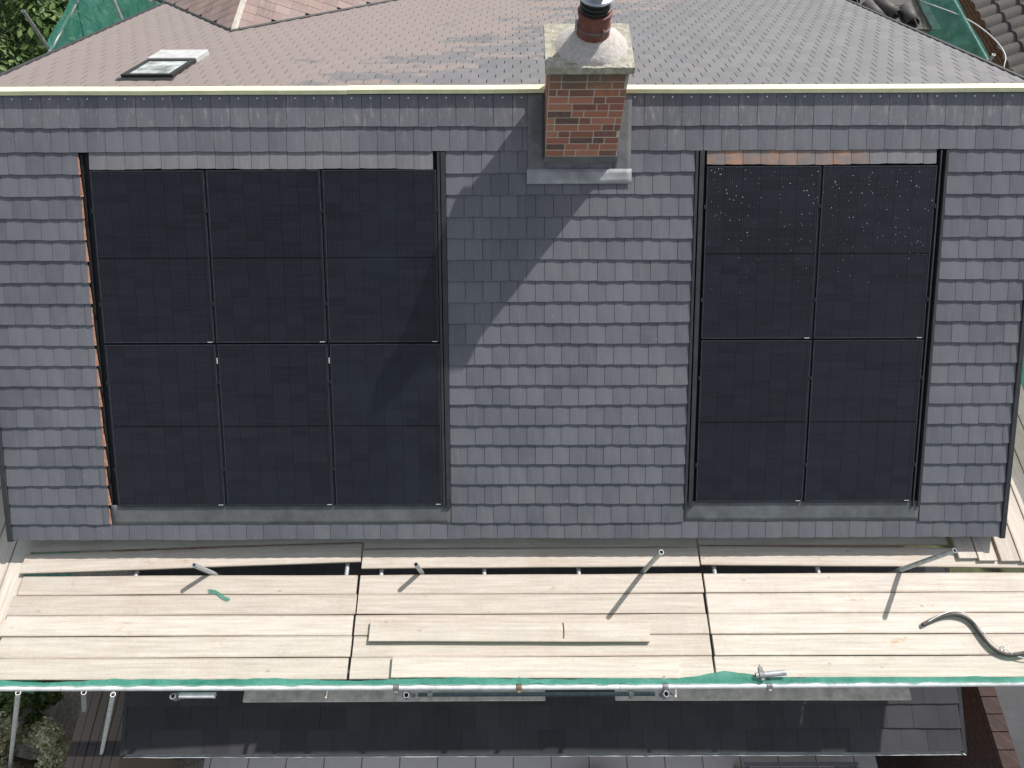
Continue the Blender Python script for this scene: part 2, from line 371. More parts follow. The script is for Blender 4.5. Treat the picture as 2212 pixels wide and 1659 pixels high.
for (x0,x1,off) in ((-5.5,-1.6,0.0),(-1.595,0.5,0.004),(0.505,5.4,-0.002)):
    mb=MB(); n=8
    f=lambda x:0.010*noise.noise(Vector((x*.7,0,3)))
    for i in range(n+1):
        a=x0+(x1-x0)*i/n; za=8.045+f(a)+off
        mb.v+=[(a,-.036,za-.035),(a,.030,za-.035),(a,.030,za+.012),(a,-.036,za+.012)]
    for i in range(n):
        for j in range(4): mb.f.append((4*i+j,4*i+(j+1)%4,4*i+4+(j+1)%4,4*i+4+j))
    mb.f+=[(0,1,2,3),(4*n,4*n+1,4*n+2,4*n+3)]; mb.mi=[0]*len(mb.f)
    mb.obj('ridge_batten',M_yellow,house)
mb=MB(); mb.slab(F,XL,XR,-0.015,0.022,0.014,0.028); mb.obj('ridge_underlay',M_deck_and_hollow,house)
for a,b_ in ((LRX0,LRX0+0.03),(-0.74,-0.715),(-0.705,LRX1-0.002),(RRX0+0.002,1.865),(1.88,1.925),(4.275,4.29),(4.33,RRX1-0.002)):
    mb=MB(); mb.slab(F,a,b_,0.575,4.24,-0.034,-0.01 if b_<-4 else 0.030); mb.obj('recess_trim',M_black if b_<-4 else M_verge,house,bev=0.003)
def sheet(name,fn,x0,x1,q0,q1,h,mat,amp=0.004,parent=None,slope=0.0):
    mb=MB(); seed=R(0,50)
    nx=max(4,int((x1-x0)/0.05)); nq=max(3,int((q1-q0)/0.04))
    g=lambda u,v:fn(x0+(x1-x0)*u,q0+(q1-q0)*v+0.006*noise.noise(Vector((u*(x1-x0)*3,seed,v))),h+slope*v+amp*noise.noise(Vector((u*(x1-x0)*6,v*(q1-q0)*6,seed))))
    mb.grid(g,nx,nq)
    o=mb.obj(name,mat,parent,smooth=True)
    sm=o.modifiers.new('solid','SOLIDIFY'); sm.thickness=0.002; sm.offset=-1
    return o
sheet('lead_apron',F,-4.30,-0.66,4.20,4.42,0.010,M_leaddark,0.002,house,0.008)
sheet('lead_apron',F,1.84,4.355,4.18,4.40,0.010,M_leaddark,0.002,house,0.008)
mb=MB()
for k in range(2,20):
    qt=bots[k-1]; qb=bots[k]
    w=R(0.014,0.032); w0=R(0,.006); qs=qt+R(0.0,0.05)
    mb.hexa([F(LRX0-.002,qs,0.0),F(LRX0+w0,qs,0.0),F(LRX0+w,qb,0.014),F(LRX0-.002,qb,0.014),F(LRX0-.002,qs,0.01),F(LRX0+w0,qs,0.008),F(LRX0+w*.8,qb+.004,0.027),F(LRX0-.002,qb+.004,0.028)])
c_=mb.obj('cut_tile_edges',M_terra,house); c_['kind']='stuff'
# chimney
CX0,CX1,CY0,CY1=0.335,1.035,-0.54,0.03
mb=MB()
mb.box(CX0+.002,CX1-.002,CY0+.002,CY1-.002,7.3,8.62,1)
rows=15; z0=7.53
for i in range(rows):
    za=z0+i*0.0755; zb=za+0.0635
    if zb>8.63: break
    for face in range(4):
        L=(CX1-CX0) if face%2==0 else (CY1-CY0)-0.02
        off=[0,0.1125,0.04,0.15][i%4]
        x=-off; n=0
        while x<L-0.01:
            bw=0.225 if (n+i)%3 else 0.1125
            a=max(0,x)+0.0055; b_=min(L,x+bw)-0.0055
            if b_-a>0.02:
                d=R(-.0005,.0015); e=R(-.0015,.0015)
                if face==0: mb.box(CX0+a,CX0+b_,CY0-.001-d,CY0+.05,za+e,zb+e)
                elif face==2: mb.box(CX0+a,CX0+b_,CY1-.05,CY1+.001+d,za,zb)
                elif face==1: mb.box(CX1-.05,CX1+.001+d,CY0+.052+a*0.9,CY0+.052+min(b_,L-.09)*.98,za,zb)
                else: mb.box(CX0-.001-d,CX0+.05,CY0+.052+a*0.9,CY0+.052+min(b_,L-.09)*.98,za,zb)
            x+=bw; n+=1
chim=mb.obj('chimney',[M_brick,M_mortar],house)
mb=MB()
def capf(u,v):
    return (CX0-.035+(CX1-CX0+.07)*u,CY0-.03+(CY1-CY0+.06)*v)
n=24
def cz(u,v):
    x,y=capf(u,v); return 8.665+0.010*noise.noise(Vector((x*9,y*9,1)))+0.006*noise.noise(Vector((x*30,y*30,1)))
mb.grid(lambda u,v:(*capf(u,v),cz(u,v)),n,n)
for e in range(4):
    def sd(u,v,e=e):
        uu,vv=[(u,0),(1,u),(1-u,1),(0,1-u)][e]
        x,y=capf(uu,vv); w=0.010*noise.noise(Vector((x*14,y*14,v*3)))*(v>0)
        nx,ny=[(0,-1),(1,0),(0,1),(-1,0)][e]
        return (x+nx*w,y+ny*w,cz(uu,vv)*(1-v)+8.605*v)
    mb.grid(sd,n,3)
mb.grid(lambda u,v:(*capf(u,v),8.605),2,2)
mb.obj('chimney_cap',M_conc,chim)
pc=(0.715,-0.245,8.65)
mb=MB()
pr=[(0.335,0.0),(0.315,0.02),(0.25,0.06),(0.20,0.095),(0.165,0.12),(0.13,0.128)]
mb.lathe(pc,pr,32)
mb.v=[(x+0.014*noise.noise(Vector((x*8,y*8,z*8))),min(CY1+.0,max(CY0-.0,y+0.012*noise.noise(Vector((x*8,y*8,z*8+9))))),z+0.008*noise.noise(Vector((x*20,y*20,z)))) for x,y,z in mb.v]
mb.obj('flaunching',M_flaunch,chim,smooth=True)
mb=MB(); mb.lathe(pc,[(0.148,0.08),(0.145,0.12),(0.142,0.18),(0.146,0.185),(0.146,0.205),(0.140,0.21),(0.136,0.295),(0.148,0.30),(0.150,0.325),(0.14,0.33)],32); mb.obj('chimney_pot',M_pot,chim,smooth=False)
mb=MB(); mb.lathe(pc,[(0.12,0.325),(0.12,0.345),(0.135,0.35),(0.135,0.362),(0.12,0.367),(0.12,0.38),(0.135,0.385),(0.135,0.40),(0.12,0.405),(0.12,0.44)],28); mb.obj('flue_collar',M_black,chim)
mb=MB(); mb.lathe(pc,[(0.12,0.435),(0.145,0.44),(0.148,0.45),(0.14,0.46),(0.06,0.48),(0.055,0.54),(0.12,0.58),(0.01,0.64)],28); mb.obj('cowl',M_steel,chim,smooth=False)
mb=MB(); mb.lathe(pc,[(0.1475,0.192),(0.151,0.193),(0.151,0.205),(0.1475,0.206)],28,cap=False); mb.obj('pot_clamp',M_leaddark,chim)
mb=MB(); mb.box(pc[0]-.165,pc[0]-.15,pc[1]-.05,pc[1]-.03,pc[2]+.15,pc[2]+.27); mb.obj('clamp_bolt',M_lead,chim)
mb=MB(); mb.box(pc[0]+.065,pc[0]+.082,pc[1]-.150,pc[1]-.130,pc[2]+.17,pc[2]+.235); mb.obj('clamp_bolt',M_leaddark,chim)
sheet('lead_flashing',F,0.165,0.34,0.03,0.80,0.036,M_leaddark,0.008,chim)
sheet('lead_flashing',F,1.02,1.19,0.03,0.80,0.036,M_leaddark,0.008,chim)
sheet('lead_flashing',F,0.155,1.20,0.74,0.885,0.041,M_lead,0.005,chim,0.003)
mb=MB()
mb.hexa([(CX0-.045,CY0-.040,7.44),(CX1+.045,CY0-.040,7.44),(CX1+.02,CY0+.01,7.44),(CX0-.02,CY0+.01,7.44),(CX0-.012,CY0-.006,7.67),(CX1+.012,CY0-.006,7.67),(CX1+.012,CY0+.01,7.67),(CX0-.012,CY0+.01,7.67)])
mb.obj('lead_upstand',M_leaddark,chim,bev=0.004)
for xa,xb in ((CX0-.009,CX0-.003),(CX1+.003,CX1+.009)):
    mb=MB()
    for i in range(6):
        ya=CY0+i*0.095; zt=7.68+i*0.0755
        mb.box(xa,xb,ya,ya+0.0949,zt-0.22,zt)
    mb.obj('stepped_flashing',M_leaddark,chim)
# skylight
sx0,sx1,sq0,sq1=-4.06,-3.52,0.50,1.16
sky=MB()
sky.slab(B,sx0,sx1,sq0,sq0+.05,0.0,0.055); sky.slab(B,sx0,sx1,sq1-.05,sq1,0.0,0.055); sky.slab(B,sx0,sx0+.05,sq0+.05,sq1-.05,0.0,0.055); sky.slab(B,sx1-.05,sx1,sq0+.05,sq1-.05,0.0,0.055)
sky=sky.obj('skylight',M_black,house)
mb=MB(); mb.slab(B,sx0+.05,sx1-.05,sq0+.05,sq1-.05,0.02,0.045); mb.obj('pane',M_glass,sky)
mb=MB(); mb.slab(B,sx0+.0,sx1+.01,sq1+.002,sq1+.40,0.0,0.07); mb.obj('skylight_flashing',simple('pale_grey_flashing',(0.50,0.50,0.49),.7,0,.2,12),sky,bev=.01)
mb=MB(); mb.slab(B,sx0-.02,sx1+.02,sq0-.10,sq0-.004,0.024,0.028); mb.obj('skylight_apron',M_black,sky)
# rear wing
WX=-3.66; WY=2.65; WZ=6.93
def wing(side):
    c=math.cos(math.radians(25)); s_=math.sin(math.radians(25))
    return lambda y,q,h: (WX+side*(c*q+s_*h), y, WZ-s_*q+c*h)
def back_h(y): return RZ-math.tan(math.radians(22))*y
for side in (-1,1):
    mb=MB()
    fn=wing(side); q=0.0; k=0
    while q<2.35:
        qb=q+0.2
        z=WZ-math.sin(math.radians(25))*(q+.1)
        ys=(RZ-z)/math.tan(math.radians(22))+0.03
        course(mb,fn,ys-(k%2)*.09,8.5,max(0,q-.04),qb,k%2,g=0.004,rise=0.012,th=0.010); q=qb;k+=1
    mb.obj('rear_wing_roof',M_tile_wing,house)
mb=MB()
for i in range(61):
    y=WY+0.02+i*0.1; dz=0.006*noise.noise(Vector((y*3,0,0))); dx=0.006*noise.noise(Vector((y*4,5,0)))
    mb.v+=[(WX-.05+dx,y,WZ-.02+dz),(WX-.02,y,WZ+.03+dz),(WX+.02,y,WZ+.03+dz),(WX+.05+dx,y,WZ-.02+dz)]
for i in range(60):
    for j in range(3): mb.f.append((4*i+j,4*i+j+1,4*i+5+j,4*i+4+j))
mb.f.append((0,1,2,3)); mb.mi=[0]*len(mb.f)
mb.obj('rear_wing_ridge',M_palered,house)
mb=MB(); mb.box(-5.6,-1.75,4.6,8.5,0,5.9); mb.obj('rear_wing_wall',M_wall,house)
for side in (-1,1):
    mb=MB()
    p0=Vector((WX,WY-.03,back_h(WY-.03)+.04)); qq=2.35; z=WZ-math.sin(math.radians(25))*qq
    yy=(RZ-z)/math.tan(math.radians(22)); p1=Vector((WX+side*math.cos(math.radians(25))*qq,yy,z+.04))
    w=Vector((0,.02,0)); dn=Vector((0,0,.05))
    mb.hexa([p0-w-dn,p1-w-dn,p1+w-dn,p0+w-dn,p0-w,p1-w,p1+w,p0+w])
    mb.obj('valley_liner',M_black,house)
# lean-to
lt=Vector((0,-3.3,3.4)); lb=Vector((0,-5.574,2.5)); ld=(lb-lt); LL=ld.length; ld.normalize(); ln=Vector((0,ld.z,-ld.y))
if ln.z<0: ln=-ln
def Q(x,q,h=0): p=lt+ld*q+ln*h; return (x,p.y,p.z)
mb=MB(); q=LL; k=0
while q>0.25:
    course(mb,Q,-4.95,5.72,q-0.34,q,k%2,w=0.33,th=0.016,rise=0.022,g=0.0013,jit=.003); q-=0.29;k+=1
mb.obj('lean_to_roof',M_slate,house)
mb=MB(); mb.slab(Q,-4.93,5.70,0,LL-.03,-.10,-.01); mb.obj('lean_to_deck',M_verge,house)
for a,b_ in ((-5.0,-4.952),(5.722,5.77)):
    mb=MB(); mb.slab(Q,a,b_,0,LL+.02,-.1,.03); mb.obj('lean_to_verge',M_verge,house)
mb=MB(); mb.box(-4.8,5.6,-5.35,-3.31,0,2.45); mb.obj('lean_to_wall',M_wall,house)
mb=MB(); p=Q(0,LL,0); n=60
for i in range(n+1):
    xa=-4.97+i*(10.74/n); w=0.008*noise.noise(Vector((i*.5,0,0)))
    for a in range(7):
        t=math.pi*a/6
        mb.v.append((xa,p[1]-.005+w-.045*math.cos(t)*1.0,p[2]-.01-.045*math.sin(t)))
for i in range(n):
    for a in range(6): mb.f.append((7*i+a,7*i+a+1,7*i+8+a,7*i+7+a)); mb.mi.append(0)
go=mb.obj('gutter',M_tubelight,house,recalc=False); sm=go.modifiers.new('s','SOLIDIFY'); sm.thickness=0.006

# ---------------------------------------------------------------- solar panels
rotX=math.radians(38)
def panel(x,qbot,mat,lab):
    e=empty('solar_panel',F(x,qbot,0.0)); e.rotation_euler=(rotX,0,0)
    tag(e,lab,'solar panel','solar panels set into the tiled roof')
    f=MB(); w=PW; h=PH; t=0.012
    for a in ((0,w,0,t),(0,w,h-t,h),(0,t,t,h-t),(w-t,w,t,h-t)): f.box(a[0],a[1],a[2],a[3],-0.004,0.030)
    f.obj('frame',M_frame,e)
    g=MB(); g.box(t,w-t,t,h-t,0.015,0.027)
    g.obj('cell_glass',mat,e)
    for yy in (h*.22,h*.76):
        for xx in (-0.018,w+0.002):
            c=MB(); c.box(xx,xx+0.016,yy,yy+0.04,0.0,0.036); c.obj('mounting_clamp',M_black,e)
    l=MB(); l.box(w-.07,w-.02,0.003,0.009,0.0302,0.0308); l.obj('maker_label',M_white,e)
    return e
for i,x in enumerate([-4.205,-3.045,-1.885]):
    mt=M_cellrefl if i==2 else M_cell
    panel(x,2.463,mt,'black solar panel beside tiled roof edge'if i==0 else 'black solar panel in upper row of six')
    panel(x+0.004,4.203,mt,'black solar panel above lead apron')
for i,x in enumerate((1.955,3.115)):
    panel(x,2.440,M_cells,'black solar panel speckled with white droppings')
    panel(x+0.003,4.178,M_cell,'black solar panel above lead apron')
for xx in (-3.056,-1.896):
    mb=MB(); mb.slab(F,xx,xx+.008,2.62,2.68,0.035,0.0375); mb.obj('white_sticker',M_white,house)
for xx,a,b_ in ((-3.0585,.74,4.2),(-1.8985,.74,4.2),(3.1015,.72,4.17),(-4.216,.74,4.2),(-.742,.74,4.2)):
    mb=MB(); mb.slab(F,xx-.003,xx+.006,a,b_,-0.03,0.016); mb.obj('mounting_rail',M_frame,house)

# ---------------------------------------------------------------- scaffold boards
PZ=4.993
BG='scaffold boards forming the platform'
def board(p0,p1,z,w=0.2,t=0.036,lab='pale pine scaffold board on the platform',mat=None,bow=0.006,group=BG):
    a=Vector((p0[0],p0[1],0)); b_=Vector((p1[0],p1[1],0)); L=(b_-a).length
    mb=MB(); n=max(2,int(L/0.3)); seed=R(0,99)
    ys=[-w/2,-w/6,w/6,w/2]
    def S(i,j,top):
        x=-L/2+L*i/n; y=ys[j]+ (0.005*noise.noise(Vector((i*.35,seed,0))))
        zz=bow*noise.noise(Vector((i*.45,seed,j*.4)))
        return (x,y,zz if top else zz-t)
    idx={}
    for top in (0,1):
        for i in range(n+1):
            for j in range(4):
                idx[(i,j,top)]=len(mb.v); mb.v.append(S(i,j,top))
    for i in range(n):
        for j in range(3):
            mb.f.append((idx[i,j,1],idx[i+1,j,1],idx[i+1,j+1,1],idx[i,j+1,1]))
            mb.f.append((idx[i,j,0],idx[i,j+1,0],idx[i+1,j+1,0],idx[i+1,j,0]))
        mb.f.append((idx[i,0,0],idx[i+1,0,0],idx[i+1,0,1],idx[i,0,1]))
        mb.f.append((idx[i,3,0],idx[i,3,1],idx[i+1,3,1],idx[i+1,3,0]))
    for i in (0,n):
        for j in range(3): mb.f.append((idx[i,j,0],idx[i,j+1,0],idx[i,j+1,1],idx[i,j,1]))
    mb.mi=[0]*len(mb.f)
    o=mb.obj('scaffold_board',mat or M_wood,bev=0.004)
    o.location=((a.x+b_.x)/2,(a.y+b_.y)/2,z); o.rotation_euler=(0,0,math.atan2(b_.y-a.y,b_.x-a.x))
    tag(o,lab,'board',group)
    return o
pitch=0.2092
for i in range(5):
    yc=-3.954-pitch*(i+.5)
    for (x0,x1) in ((-5.30+R(-.03,.03),-1.660+R(-.02,.006)),(-1.65+R(0,.010),2.035+R(-.02,.004)),(2.045+R(0,.015),5.85)):
        j=R(-.003,.003)
        board((x0,yc+j),(x1,yc-j+R(-.002,.002)),PZ+R(-.006,.004),w=R(.200,.206))
board((-5.33,-3.83),(-1.66,-3.71),PZ,w=.21,lab='pale scaffold board skewed beside a dark gap')
board((-1.64,-3.785),(2.03,-3.77),PZ,w=.21)
board((2.05,-3.755),(5.55,-3.80),PZ,w=.21)
board((-5.30,-3.60),(-1.64,-3.50),PZ-.005,w=.19)
board((-1.64,-3.57),(2.03,-3.565),PZ-.005)
board((2.05,-3.545),(4.80,-3.545),PZ-.005)
for x0,x1 in ((-5.2,-1.6),(-1.55,2.0),(2.05,4.8)): board((x0,-3.395),(x1,-3.395),PZ-.045,w=.18)
board((-1.478,-4.545),(1.406,-4.56),PZ+.044,lab='loose pine board lying on top of the platform')
board((-1.22,-4.89),(1.67,-4.905),PZ+.042,lab='loose pine board lying on the platform edge')
for xc in (-5.41,-5.62,-5.83,-6.04):
    board((xc,-5.15),(xc,-1.6),PZ-.045,lab='scaffold board along the gable side'); board((xc,-1.58),(xc,2.0),PZ-.045,lab='scaffold board along the gable side')
for i,xc in enumerate((4.94,5.15)):
    board((xc,-3.83+R(-.02,.02)),(xc,-3.33),PZ+.042,lab='short board laid across the platform corner')
for xc in (5.37,5.58,5.79,6.0,6.21):
    board((xc+.02,-3.83+R(-.03,.03)),(xc+.02,-.2),PZ+.042,lab='scaffold board along the gable side'); board((xc+.02,-.18),(xc+.02,3.4),PZ+.042,lab='scaffold board along the gable side')
for xc in (5.98,6.2): board((xc,-5.2),(xc,-3.86),PZ,lab='scaffold board along the gable side')
LBG='boards on the lower lift'
board((-2.85,-5.085),(0.34,-5.08),4.5,w=.15,lab='greyed board on the lower scaffold lift',group=LBG,mat=M_oldboard)
board((1.08,-5.08),(4.2,-5.085),4.5,w=.15,lab='greyed board on the lower scaffold lift',group=LBG,mat=M_oldboard)

# ---------------------------------------------------------------- tubes
def tube(p0,p1,r=0.0242,mat=None,lab='galvanised steel scaffold tube',coup=(),group='scaffold tubes',rust=(),name='scaffold_tube'):
    p0=Vector(p0); p1=Vector(p1); L=(p1-p0).length; n=16
    mb=MB(); ri=r*0.8; dp=min(.12,L*.3)
    prof=[(ri,dp),(ri,0.0),(r,0.0),(r,L),(ri,L),(ri,L-dp)]
    mb.lathe((0,0,0),prof,n,cap=False)
    o=len(mb.v)-n; mb.f.append(tuple(range(o,o+n))); mb.mi.append(1)  # near-black disc inside each end paints the shade of the hollow tube
    mb.f.append(tuple(reversed(range(0,n)))); mb.mi.append(1)
    o=mb.obj(name,[mat or M_tube,M_deck_and_hollow],smooth=False)
    for p in o.data.polygons:
        if len(p.vertices)==4: p.use_smooth=True
    mod=o.modifiers.new('edge','EDGE_SPLIT'); mod.split_angle=math.radians(50)
    o.location=p0; o.rotation_mode='QUATERNION'; o.rotation_quaternion=(p1-p0).to_track_quat('Z','Y')
    tag(o,lab,'scaffold tube',group)
    for i,t in enumerate(coup):
        c=MB(); c.lathe((0,0,t*L-.025),[(r+.001,0),(r+.009,0.002),(r+.009,.048),(r+.001,.05)],14,cap=False)
        c.box(r+.002,r+.040,-.018,.018,t*L-.018,t*L+.018); c.box(r+.02,r+.06,-.006,.006,t*L-.006,t*L+.006)
        c.box(-r-.022,-r-.002,-.014,.014,t*L-.014,t*L+.014)
        co=c.obj('coupler',M_rust if i in rust else M_coupler,o,bev=0.002)
    return o
RY=-5.166
tube((-6.6,RY,5.905),(-3.95,RY-.002,5.898),mat=M_tubelight,lab='pale horizontal scaffold guard rail tube')
tube((-3.945,RY-.002,5.898),(0.93,RY-.005,5.895),mat=M_tubelight,coup=(.60,.82),rust=(1,),lab='pale horizontal scaffold guard rail tube')
tube((0.935,RY-.005,5.895),(6.6,RY+.02,5.905),mat=M_tubelight,coup=(.07,.23,.68),lab='pale horizontal scaffold guard rail tube')
tube((3.95,-3.92,4.0),(4.37,-3.925,5.72),lab='leaning scaffold tube end rising through platform gap')
tube((1.34,-3.92,4.0),(1.475,-3.925,5.70),lab='leaning scaffold tube end rising through platform gap')
tube((-0.93,-3.92,4.0),(-1.01,-3.925,5.28),lab='short scaffold tube end rising through platform gap')
tube((-3.05,-3.92,4.0),(-3.33,-3.925,5.28),lab='short scaffold tube end rising through platform gap')
for x in (-4.1,-1.81,-1.43,-.31,.72,2.2,3.33):
    tube((x,-5.0,PZ-.075),(x,-3.32,PZ-.075),lab='scaffold transom tube under the boards')
for x in (-3.0,3.5): tube((x-2.6,-4.9,PZ-.125),(x+2.6,-4.9,PZ-.125),lab='scaffold ledger tube under the boards')
for x,zt in ((-2.98,5.86),(-0.93,5.90),(1.33,5.92)):
    tube((x,-5.225,5.72),(x,-5.232,zt),coup=(.5,),lab='short scaffold tube end beside the guard rail')
tube((-2.93,-5.222,5.83),(-2.62,-5.222,5.83),mat=M_tubelight,lab='short tube stub wrapped beside guard rail')
tube((-0.85,-5.21,5.70),(1.27,-5.21,5.70),r=.018,mat=M_bluesteel,coup=(.05,.9),lab='dark horizontal scaffold tube under guard rail')
tube((2.12,-5.09,5.95),(2.38,-5.07,5.97),mat=M_tube,coup=(.2,),lab='short tube stub clamped on guard rail')
tube((-4.02,-5.12,4.9),(-6.35,-5.78,0.4),mat=M_tubelight,lab='raking scaffold tube going down to the garden')
tube((-4.98,-5.1,4.9),(-7.95,-5.80,0.0),mat=M_tubelight,lab='raking scaffold tube going down to the garden')
tube((-5.25,-5.1,4.9),(-9.2,-5.80,0.0),mat=M_tubelight,lab='raking scaffold tube going down to the garden')
tube((-4.32,-5.10,4.9),(-4.55,-5.22,4.4),lab='short scaffold brace under platform')
tube((-7.1,3.9,5.3),(-7.0,3.7,6.6),lab='scaffold standard at rear corner')
tube((-6.3,4.7,5.2),(-6.6,5.6,7.0),lab='scaffold standard at rear corner')
tube((7.0,3.2,2.0),(7.0,3.2,6.2),lab='scaffold standard at rear corner')
tube((-7.0,3.6,5.95),(-7.0,9.5,5.95),lab='scaffold rail beside green netting'); tube((7.02,3.2,6.05),(7.02,10,6.05),lab='scaffold rail beside green netting')

# ---------------------------------------------------------------- netting
def net(fn,nu,nv,lab):
    mb=MB(); mb.grid(fn,nu,nv); o=mb.obj('debris_netting',M_net,smooth=True,recalc=False)
    tag(o,lab,'safety netting','green scaffold netting'); return o
def fnet(u,v):
    x=-6.6+13.2*u
    n1=noise.noise(Vector((x*2.2,v*2,0))); n2=noise.noise(Vector((x*7,v*3,4))); n3=noise.noise(Vector((x*1.1,0,8)))
    bump_=max(0,1-abs(x-1.85)/0.4)*0.06
    if v<0.35:
        t=v/0.35; return (x,-5.150+(0.048+0.032*n3+bump_)*t+0.012*n2,5.935+0.02*n1*t-.02*t)
    t=(v-.35)/.65
    return (x,-5.102+0.032*n3+bump_*(1-t)+0.012*n1*t+.035*t+.012*n2, 5.915+.02*n1-0.9*t)
net(fnet,440,12,'green debris netting tied along the guard rail')
net(lambda u,v:(-6.95+.08*noise.noise(Vector((u*9,v*3,1)))-.3*v,3.7+7*u,6.1-3.0*v),60,16,'green debris netting at the rear scaffold corner')
net(lambda u,v:(-6.95+1.3*u,10.7+.1*noise.noise(Vector((u*9,v*3,1))),6.4-3.0*v),20,16,'green debris netting across the rear scaffold')
net(lambda u,v:(7.0+.08*noise.noise(Vector((u*9,v*3,5)))-1.0*v,3.15+8*u,6.12-2.2*v),60,16,'green debris netting sagging behind the gable')
net(lambda u,v:(-6.2+.05*noise.noise(Vector((u*9,v*3,7))),-4.9+6*u,5.25-2.5*v),50,14,'green debris netting hanging beside the gable')
net(lambda u,v:(6.42+.05*noise.noise(Vector((u*9,v*3,8))),-3.2+6*u,6.0-1.2*v),50,14,'green debris netting hanging beside the gable')
mb=MB(); mb.grid(lambda u,v:(-3.26+.24*u+.03*math.sin(v*3),-4.11-.04*v+.02*math.sin(u*5)-.06*u,PZ+.008+.01*noise.noise(Vector((u*4,v*4,0)))),8,4)
tag(mb.obj('netting_scrap',M_net),'scrap of green netting lying on a board','netting scrap')
def curve_obj(name,pts,r,mat,lab,cat,top=True):
    cu=bpy.data.curves.new(name,'CURVE'); cu.dimensions='3D'; cu.bevel_depth=r; cu.bevel_resolution=4; cu.resolution_u=10; cu.use_fill_caps=True
    s=cu.splines.new('NURBS'); s.points.add(len(pts)-1); s.use_endpoint_u=True; s.order_u=3
    for i,p in enumerate(pts): s.points[i].co=(*p,1)
    o=bpy.data.objects.new(name,cu); COL.objects.link(o); o.data.materials.append(mat)
    dg=bpy.context.evaluated_depsgraph_get(); me=bpy.data.meshes.new_from_object(o.evaluated_get(dg))
    bpy.data.objects.remove(o); o=bpy.data.objects.new(name,me); COL.objects.link(o)
    if top: tag(o,lab,cat)
    return o
hz=PZ+.03
curve_obj('rubber_hose',[(4.24,-4.50,hz),(4.42,-4.42,hz),(4.60,-4.39,hz+.01),(4.74,-4.44,hz),(4.80,-4.58,hz),(4.86,-4.72,hz),(4.98,-4.80,hz),(5.15,-4.79,hz+.02),(5.5,-4.72,hz)],0.020,M_hose,'dark grey rubber hose coiled on scaffold boards','hose')
curve_obj('white_cable',[(4.30,-4.47,hz+.02),(4.5,-4.37,hz+.04),(4.7,-4.37,hz+.03),(4.78,-4.5,hz+.03),(4.9,-4.68,hz),(5.0,-4.76,hz+.03),(5.06,-4.70,hz),(4.99,-4.68,hz),(5.03,-4.8,hz+.03),(5.2,-4.84,hz)],0.005,M_white,'thin white cable looped around the hose','cable')
curve_obj('black_strap',[(0.52,-4.47,PZ+.048),(0.53,-4.56,PZ+.048),(0.52,-4.62,PZ+.048)],0.005,M_black,'dark strap across a loose board','strap')
curve_obj('white_cable',[(7.0,6.5,5.2),(6.7,5.0,5.9),(7.1,4.2,6.1),(7.35,3.4,6.1),(7.2,3.1,6.0),(7.5,3.0,5.8),(7.3,3.3,5.4)],0.008,M_white,'white cable trailing over the green netting','cable')
for i,(x,y) in enumerate(((5.95,5.0),(6.2,5.1),(6.5,4.9),(6.15,5.6),(5.7,5.5))):
    mb=MB()
    mb.grid(lambda u,v:(0.11*math.cos(math.pi*u),-.22+.44*v,0.11*math.sin(math.pi*u)),12,2)
    o=mb.obj('ridge_tile',M_hose,smooth=True); sm=o.modifiers.new('s','SOLIDIFY'); sm.thickness=.014
    o.location=(x,y,5.72); o.rotation_euler=(0,0,R(-.5,.5)); tag(o,'dark half round ridge tile waiting on scaffold','ridge tile','spare ridge tiles')
for i in range(4): board((5.6,4.7+.22*i),(6.95,4.7+.22*i),5.70,lab='scaffold board holding spare ridge tiles',mat=M_wooddark)

# ---------------------------------------------------------------- surroundings
mb=MB(); mb.grid(lambda u,v:(-200+400*u,-200+400*v,0),40,40)
g=mb.obj('ground',M_ground); g['kind']='structure'
mb=MB(); mb.box(-4.9,5.75,-9.5,-3.3,0.002,0.03); g=mb.obj('patio',M_pave); g['kind']='structure'
mb=MB(); mb.grid(lambda u,v:(-9.5+4.6*u,-8+6*v,0.012+.01*noise.noise(Vector((u*40,v*50,0)))),80,80); g=mb.obj('gravel_path',M_gravel); g['kind']='structure'
mb=MB(); mb.grid(lambda u,v:(5.76+1.9*u,-9+6*v,0.012+.01*noise.noise(Vector((u*20,v*50,3)))),40,80); g=mb.obj('soil_path',simple('dark_soil',(0.06,0.05,0.042),.95,0,.5,20,.8)); g['kind']='structure'
sh=empty('garden_shed',(-5.62,-5.5,0)); tag(sh,'dark timber shed with planked flat roof','shed')
mb=MB(); 
for i in range(6): mb.box(-.36+.12*i,-.36+.12*i+.112,-1.1,1.3,1.95,1.975+R(0,.01))
mb.obj('roof',M_wooddark,sh,bev=.003)
mb=MB(); mb.box(-.33,.33,-1.05,1.25,0.0,1.94); mb.obj('wall',M_wooddark,sh)
gs=empty('garage',(7.4,-5.5,0)); tag(gs,'red brick outbuilding beside the patio, shade painted in','garage')
gw=MB(); gw.box(-1.1,1.1,-3,2.0,0,2.3); gw.obj('wall',M_wallshade,gs)
gw=MB(); 
for i in range(24): gw.box(-1.13,-.9,-3+.21*i,-3+.21*i+.2,2.302,2.36)
gw.obj('coping',M_wallshade,gs,bev=.004)
gw=MB(); gw.box(-.89,1.12,-3,2.0,2.302,2.33); gw.obj('roof',M_verge,gs)
nb=empty('neighbour_house',(9.3,3,0)); tag(nb,'neighbouring house with dark ribbed tile roof','house')
mb=MB()
for r_ in range(16):
    def pf(u,v,r_=r_):
        q=r_*0.32+0.34*v; y=-1+11*u
        z=4.4+q*0.5+0.045*abs(math.sin(y*math.pi/0.3))-0.03*v+0.02
        return (-0.15+q*0.86,y,z)
    mb.grid(lambda u,v:pf(u,v),220,1)
mb.obj('roof',M_pantile,nb,smooth=False)
mb=MB(); mb.box(0.1,6,-.8,9.8,0,4.35); mb.obj('wall',M_wall,nb)
